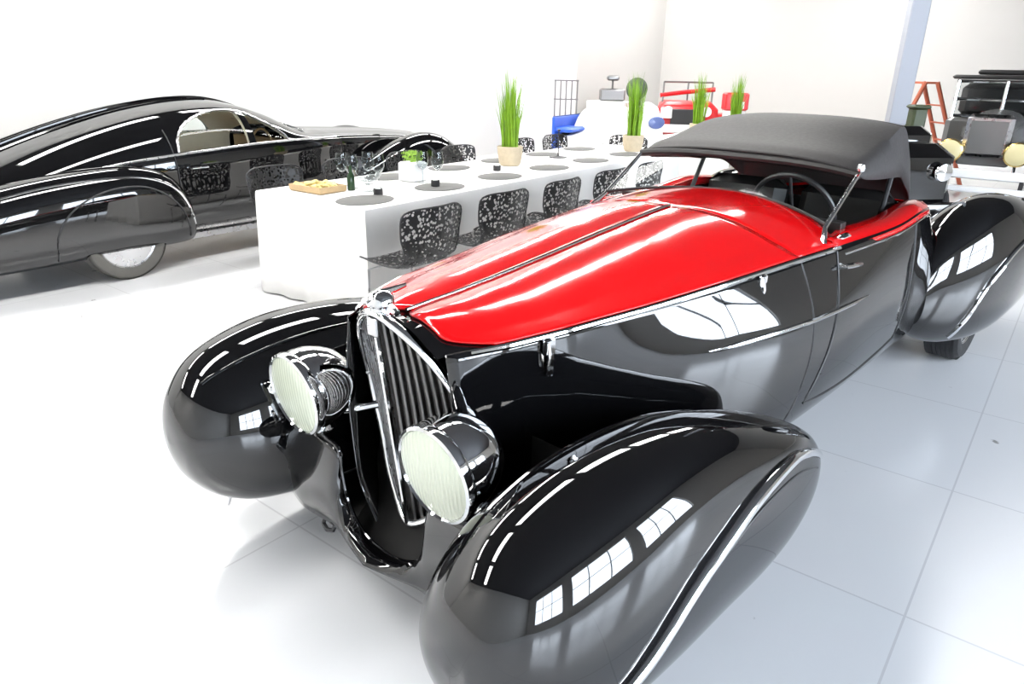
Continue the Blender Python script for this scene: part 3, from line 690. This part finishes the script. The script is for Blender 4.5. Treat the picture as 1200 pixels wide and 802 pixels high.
for k, ((x, y), lb) in enumerate(wg): wine_glass((x, y, .754), lb, 1.15)
gb = MB(); gb.lathe([(.04, 0), (.045, .006), (.015, .02), (.015, .05), (.06, .07), (.10, .12), (.11, .16), (.105, .16), (.09, .118), (.05, .078), (.002, .07)], n=32)
o = gb.build('glass_bowl', STEMGLASS); o.location = (-1.06, 5.17, .754); tag(o, 'footed clear glass bowl near the near end of the long table', 'bowl')
tr = tag(empty('snack_tray', (-1.42, 5.16, .754), -YT), 'pale wooden tray heaped with yellow snacks at the near table end', 'tray')
t_ = MB(); t_.box((0, 0, .012), (.34, .24, .02), bev=.006)
for x, y, dx, dy in ((0, .115, .34, .012), (0, -.115, .34, .012), (.165, 0, .012, .24), (-.165, 0, .012, .24)): t_.box((x, y, .03), (dx, dy, .035))
t_.build('tray_base', WOOD, tr)
sn = MB()
for k in range(46):
    x, y = random.uniform(-.14, .14), random.uniform(-.095, .095); z = .03 + random.uniform(0, .035) * (1 - abs(x) * 3)
    sn.lathe([(.001, -.012), (.018, -.009), (.024, 0), (.018, .009), (.001, .012)], c=(x, y, z), n=8, sx=random.uniform(.7, 1.3), M=Matrix.Rotation(random.uniform(-.6, .6), 3, 'X'))
s_ = sn.build('snacks', SNACK, tr); s_['kind'] = 'stuff'
bt = MB(); bt.lathe([(.026, 0), (.028, .01), (.028, .10), (.012, .13), (.011, .17), (.013, .175), (.001, .178)], n=20); o = bt.build('small_bottle', mat('dark_green_glass', (.02, .05, .02), .1)); o.location = (-1.19, 5.21, .754); tag(o, 'small dark green bottle between snack tray and glass bowl', 'bottle')
pl = tag(empty('herb_planter', (-.81, 5.72, .754), -YT), 'square white planter filled with pale green herbs', 'planter')
q = MB(); q.box((0, 0, .075), (.17, .17, .15), bev=.012); q.build('planter_box', WHITE, pl)
q = MB()
for k in range(170):
    a = random.uniform(0, 2 * PI); r = random.uniform(0, .085); x, y = r * math.cos(a), r * math.sin(a); z = .15 + random.uniform(.0, .075); ta = random.uniform(0, PI); w = .010
    q.add([(x - w * math.cos(ta), y - w * math.sin(ta), z), (x, y, z - .008), (x + w * math.cos(ta), y + w * math.sin(ta), z + .004), (x, y + .003, z + .014)], [(0, 1, 2, 3)])
q.build('herb_leaves', HERB, pl)
def candle(p, lb, stick=False):
    e = tag(empty('candle_holder', p), lb, 'candle holder', 'small dark candle holders on the long table')
    MB().lathe([(.03, 0), (.034, .004), (.034, .045), (.030, .047), (.028, .02), (.001, .015)], n=20).build('cup', DARK, e)
    MB().lathe([(.02, .016), (.02, .05), (.003, .052)], n=16).build('candle', WHITE, e)
    return e
candle((-.60, 5.42, .761), 'small dark candle holder in front of the pair of glasses')
candle((-.96, 5.02, .7545), 'small dark candle holder on the nearest place mat edge')
candle((-.16, 6.40, .7545), 'small dark candle holder in front of the first grass pot')
cs_ = tag(empty('candlestick', (.44, 7.50, .7545)), 'thin dark candlestick standing between the two grass pots', 'candlestick')
MB().lathe([(.09, 0), (.09, .008), (.02, .016), (.006, .03), (.005, .26), (.018, .27), (.018, .28), (.002, .282)], n=24).build('stand', DARK, cs_)

# ------------------------------------------------------------------ far background vehicles and things
def small_car(name, p, rz, w, l, h, body, label, cat, nose=None):
    e = tag(empty(name, p, rz), label, cat); ks = [(0, w * .38, .20, h * .50), (l * .06, w * .46, .17, h * .56), (l * .25, w * .5, .16, h * .60), (l * .33, w * .47, .16, h * .66), (l * .45, w * .45, .16, h), (l * .75, w * .44, .16, h * .98), (l * .92, w * .45, .17, h * .66), (l, w * .38, .22, h * .5)]
    rows = []
    for y, hw, zb, zt in dense(ks, 5):
        r = []
        for k in range(32):
            t = 2 * PI * k / 32; c_, s_ = math.cos(t), math.sin(t); r.append((hw * math.copysign(abs(c_) ** .55, c_), y, (zt + zb) / 2 + (zt - zb) / 2 * math.copysign(abs(s_) ** .7, s_)))
        rows.append(r)
    MB().grid(rows, close_u=True, cap=True).build('body_shell', body, e)
    for x in (-w * .42, w * .42):
        for y in (l * .2, l * .8): wheel(e, (x, y, .29), .29, .14, n=24)
        MB().lathe([(.001, -.03), (.07, -.025), (.085, 0), (.07, .03), (.001, .06)], c=(x * .72, .02, h * .40), axis='Y', n=20).build('headlamp', CHROME, e)
    MB().grid([[(x * w * .38, l * .34 + .01, h * .64), (x * w * .34, l * .43, h * .92)] for x in (-1, 0, 1)]).build('windscreen', STEMGLASS, e, solid=.004)
    MB().box((0, -.03, .33), (w * .9, .06, .09), bev=.02).build('bumper', CHROME, e); return e
wc = small_car('white_and_blue_car', (1.12, 12.3, 0), -.50, 1.10, 1.9, 1.0, WHITE, 'small white car with blue side panel parked far behind the table', 'car')
wc.name = 'compact_car'
bp = MB(); bp.box((-.56, .6, .50), (.05, 1.2, .72), bev=.02); bp.box((-.40, .35, .64), (.34, .6, .08), bev=.03); bp.build('blue_panel', BLUE, wc)
# grey rack of posts near the column
rk = tag(empty('clothes_rack', (.80, 13.2, 0)), 'grey metal rack of upright posts beside the column foot', 'rack')
q = MB()
for k in range(5): q.tube([(-.28 + .10 * k, .0, 0), (-.28 + .10 * k, 0, 1.42)], .014, 6)
q.tube([(-.30, 0, 1.42), (.14, 0, 1.42)], .014, 6); q.tube([(-.30, 0, 1.1), (.14, 0, 1.1)], .012, 6); q.build('posts', GREYM, rk)
rk.location = (.98, 13.6, 0)
q = MB(); q.box((0, 0, .12), (.5, .3, .24), bev=.03); q.tube([(0, 0, .2), (.0, 0, .42)], .02, 8); q.box((0, 0, .44), (.24, .2, .1), bev=.03); q.build('sewing_machine', GREYM, None)
o = bpy.data.objects['sewing_machine']; o.name = 'bench_grinder'; o.location = (1.95, 15.3, 1.02); tag(o, 'small grey bench machine on the white cabinet by the back wall', 'machine')
cb_ = tag(empty('storage_cabinet', (1.95, 15.3, 0), -.66), 'low white cabinet behind the white and blue car', 'cabinet')
MB().box((0, 0, .51), (.9, .5, 1.02), bev=.01).build('carcass', WHITE, cb_)
for x in (-.22, .22):
    d_ = MB().box((x, -.26, .52), (.42, .02, .92), bev=.004).build('cabinet_door', WHITE, cb_); MB().tube([(x - .2 * x / abs(x), -.28, .6), (x - .2 * x / abs(x), -.28, .75)], .008, 6).build('handle', GREYM, d_)
# dark round fan / clock
fn = tag(empty('floor_fan', (1.95, 12.2, 0)), 'round dark floor fan behind the second grass pot', 'fan')
MB().tube([(0, 0, .03), (0, 0, 1.2)], .018, 8).build('pole', DARK, fn); MB().lathe([(.2, 0), (.2, .02), (.03, .04), (.02, .05)], n=24).build('base', DARK, fn)
MB().lathe([(.02, -.08), (.12, -.075), (.17, -.03), (.175, 0), (.17, .03), (.1, .06), (.02, .07)], c=(0, 0, 1.33), axis='Y', n=28).build('fan_head', mat('dark_green_paint', (.05, .07, .045), .5), fn)
# rounded white machine with a blue screen
wm = tag(empty('scooter', (1.70, 9.70, 0), .35), 'rounded white scooter with a blue-tinted windshield right of the second grass pot', 'scooter')
MB().lathe([(.12, .3), (.22, .5), (.25, .8), (.22, 1.0), (.15, 1.16), (.05, 1.22), (.001, 1.23)], n=28, sx=1.05, sy=.6).build('fairing', WHITE, wm)
MB().lathe([(.001, -.01), (.10, -.008), (.11, 0), (.10, .008), (.001, .01)], c=(.07, -.155, .98), axis='Y', n=20, sx=1.1, sy=.7).build('windshield', mat('blue_tinted_plastic', (.12, .16, .35), .2), wm)
wheel(wm, (0, -.12, .22), .22, .1, n=24); wheel(wm, (0, .9, .22), .22, .1, n=24)
q = MB(); q.box((0, .5, .42), (.28, .9, .12), bev=.05); q.box((0, .75, .66), (.26, .5, .14), bev=.05); q.build('seat_body', WHITE, wm)
# red jeep
jp = tag(empty('red_jeep', (3.05, 13.3, 0), -.2), 'small red open jeep with white bumper left of the third grass pot', 'car'); jp.name = 'jeep'
q = MB(); q.box((0, 1.1, .80), (1.05, 2.6, .50), bev=.06); q.box((0, .35, 1.02), (.92, 1.0, .16), bev=.05); q.build('body_tub', REDP, jp)
for x in (-1, 1):
    MB().box((x * .58, .25, .86), (.24, .75, .09), bev=.03).build('fender', REDP, jp)
    MB().lathe([(.001, -.03), (.075, -.02), (.085, 0), (.07, .03)], c=(x * .33, -.22, .95), axis='Y', n=20).build('headlamp', WHITE, jp)
    for y in (.2, 2.0): wheel(jp, (x * .56, y, .34), .34, .18, n=24)
q = MB(); q.box((0, -.24, .84), (.56, .04, .30), bev=.01); q.build('grille', DARK, jp)
q = MB(); q.box((0, -.30, .66), (1.15, .10, .14), bev=.02); q.box((-.36, -.26, .92), (.2, .05, .18), bev=.01); q.build('bumper', WHITE, jp)
q = MB()
for x in (-.45, 0, .45): q.tube([(x, .85, 1.05), (x, .95, 1.42)], .018, 6)
q.tube([(-.45, .95, 1.42), (.45, .95, 1.42)], .018, 6); q.build('windscreen_frame', GREYM, jp)
q = MB(); q.tube([(-.5, .9, 1.18), (-.1, .85, 1.24), (.5, .9, 1.30)], .04, 8); q.build('roll_bar', REDP, jp)
# red box on a stand
rb = tag(empty('tool_box', (3.42, 11.7, 0)), 'red metal box with white front between the two far grass pots', 'box')
MB().box((0, 0, 1.18), (.36, .25, .26), bev=.02).build('box_body', REDP, rb); MB().box((.04, -.128, 1.13), (.14, .01, .10), bev=.002).build('front_plate', WHITE, rb); MB().box((0, 0, .525), (.3, .22, 1.05), bev=.01).build('stand', WHITE, rb)
# orange step ladder
ld = tag(empty('step_ladder', (5.97, 11.0, 0)), 'orange step ladder standing open beside the pale post', 'ladder')
for x0, x1 in ((-.04, -.58), (.13, .83)):
    q = MB()
    for y in (-.03, .35): q.tube([(x1, y * 1.2, 0), (x0, y, 1.52)], .030, 6)
    for k in range(5): z = .2 + .25 * k; q.box((x1 + (x0 - x1) * z / 1.52, .17, z), (.06, .38, .02))
    q.build('ladder_side', ORANGE, ld)
q = MB(); q.box((.045, .17, 1.51), (.20, .40, .03)); q.build('ladder_top', ORANGE, ld)
gbx = MB(); gbx.box((0, 0, .64), (.15, .15, 1.28), bev=.02); gbx.box((0, 0, 1.29), (.19, .19, .04), bev=.015); o = gbx.build('utility_box', GREENP); o.location = (4.36, 8.1, 0); tag(o, 'narrow olive green box right of the pale post', 'box')

# black boxy vintage car behind the soft top
bc = tag(empty('saloon_car', (3.78, 7.25, 0), .15), 'black boxy old saloon just right of the soft top', 'car')
q = MB(); q.box((0, 1.0, .64), (1.0, 2.6, .70), bev=.12); q.box((0, 1.1, 1.02), (.9, 2.1, .22), bev=.08); q.build('body_shell', BLACK, bc)
for x in (-.45, .45):
    MB().lathe([(.001, -.03), (.08, -.02), (.09, 0), (.07, .05)], c=(x * .6, -.36, .74), axis='Y', n=20).build('headlamp', CHROME, bc)
    for y in (.1, 1.9): wheel(bc, (x * 1.05, y, .33), .33, .15, n=24)
MB().box((0, -.38, .42), (1.1, .06, .08), bev=.02).build('bumper', CHROME, bc)

# vintage open-front truck-like car at the right edge; local: y = away from its front, x across
LA = Vector((5.04, 8.50, 0)); LB = Vector((5.56, 8.11, 0)); dl = (LB - LA).normalized(); vx = tag(empty('vintage_car', (LA + LB) / 2, math.atan2(dl.y, dl.x)), 'tall vintage touring car with yellow headlamps at the right edge', 'car')
GREYP = mat('grey_bodywork', (.16, .16, .16), .25, metal=.3)
q = MB(); q.box((0, .10, .98), (.46, .10, .46), bev=.04); q.build('radiator', CHROME_S, vx)
q = MB(); q.box((0, .045, .96), (.36, .02, .36), bev=.005); q.build('radiator_core', GREYM, vx)
q = MB(); q.grid([[(hw * math.cos(t * PI / 12), y, z0 + hh * math.sin(t * PI / 12)) for t in range(13)] for y, hw, z0, hh in ((.14, .24, .9, .30), (.5, .27, .9, .31), (1.0, .34, .9, .33), (1.15, .40, .88, .36))]); q.box((0, .65, .78), (.52, 1.0, .28)); q.build('engine_bonnet', GREYP, vx)
q = MB(); q.box((0, 1.9, .86), (1.15, 1.6, .55), bev=.06); q.build('body_tub', GREYP, vx)
MB().box((0, 2.0, 1.32), (1.08, .5, .44), bev=.08).build('rear_seat', LEATHER, vx)
q = MB()
for x in (-.52, 0, .52): q.tube([(x, 1.12, 1.12), (x, 1.16, 1.56)], .02, 8)
for z in (1.14, 1.34, 1.55): q.tube([(-.54, 1.13 + (z - 1.1) * .08, z), (.54, 1.13 + (z - 1.1) * .08, z)], .02, 8)
q.build('windscreen_frame', CHROME, vx)
MB().box((0, 1.15, 1.34), (1.0, .01, .40), bev=.001).build('windscreen', STEMGLASS, vx)
q = MB(); q.box((0, 1.95, 1.60), (1.2, 1.7, .05), bev=.02); q.box((.1, 2.1, 1.66), (.95, 1.2, .06), bev=.02); q.build('roof', LEATHER, vx)
for x in (-.33, .33):
    lmp = MB().lathe([(.001, .20), (.06, .17), (.11, .10), (.13, .03), (.135, 0), (.12, -.01)], c=(x, .0, .80), axis='Y', n=28).build('headlamp', BRASS, vx)
    MB().lathe([(.122, -.008), (.10, -.02), (.05, -.028), (.001, -.03)], c=(x, 0, .80), axis='Y', n=28).build('lens', LAMPY, lmp)
    MB().tube([(x, .04, .68), (x, .08, .52)], .016, 8).build('lamp_stalk', CHROME, vx)
    kf = [(-.35, .10, .30), (-.30, .10, .50), (-.10, .12, .68), (.15, .13, .74), (.45, .12, .68), (.75, .11, .50), (1.0, .1, .32), (1.6, .1, .30)]
    MB().grid([[(x * 1.9 + a * .14, y, z - .02 * a * a) for a in (-1, -.5, 0, .5, 1)] for y, w_, z in dense(kf, 4)]).build('front_fender', BLACK, vx, solid=.02)
    for y in (.12, 2.3): wheel(vx, (x * 1.9, y, .36), .36, .12, n=32)
q = MB(); q.box((0, -.42, .60), (1.9, .05, .10), bev=.015); q.box((0, -.44, .44), (1.9, .05, .07), bev=.015); q.build('bumper', WHITE, vx)
q = MB()
for x in (-.6, -.45, .45, .6): q.box((x, -.36, .52), (.04, .16, .24))
q.build('bumper_iron', DARK, vx)

# ------------------------------------------------------------------ world and view
w = bpy.data.worlds.new('world'); sc.world = w; w.use_nodes = True
w.node_tree.nodes['Background'].inputs[0].default_value = (.7, .8, 1, 1); w.node_tree.nodes['Background'].inputs[1].default_value = 1.0
sc.view_settings.view_transform = 'Standard'; sc.view_settings.look = 'None'; sc.view_settings.gamma = 1; sc.view_settings.exposure = 0
sc.view_settings.use_curve_mapping = False
sc.cycles.use_denoising = True; sc.cycles.max_bounces = 8; sc.cycles.diffuse_bounces = 4; sc.cycles.glossy_bounces = 5; sc.cycles.transparent_max_bounces = 16
sc.cycles.sample_clamp_indirect = 8
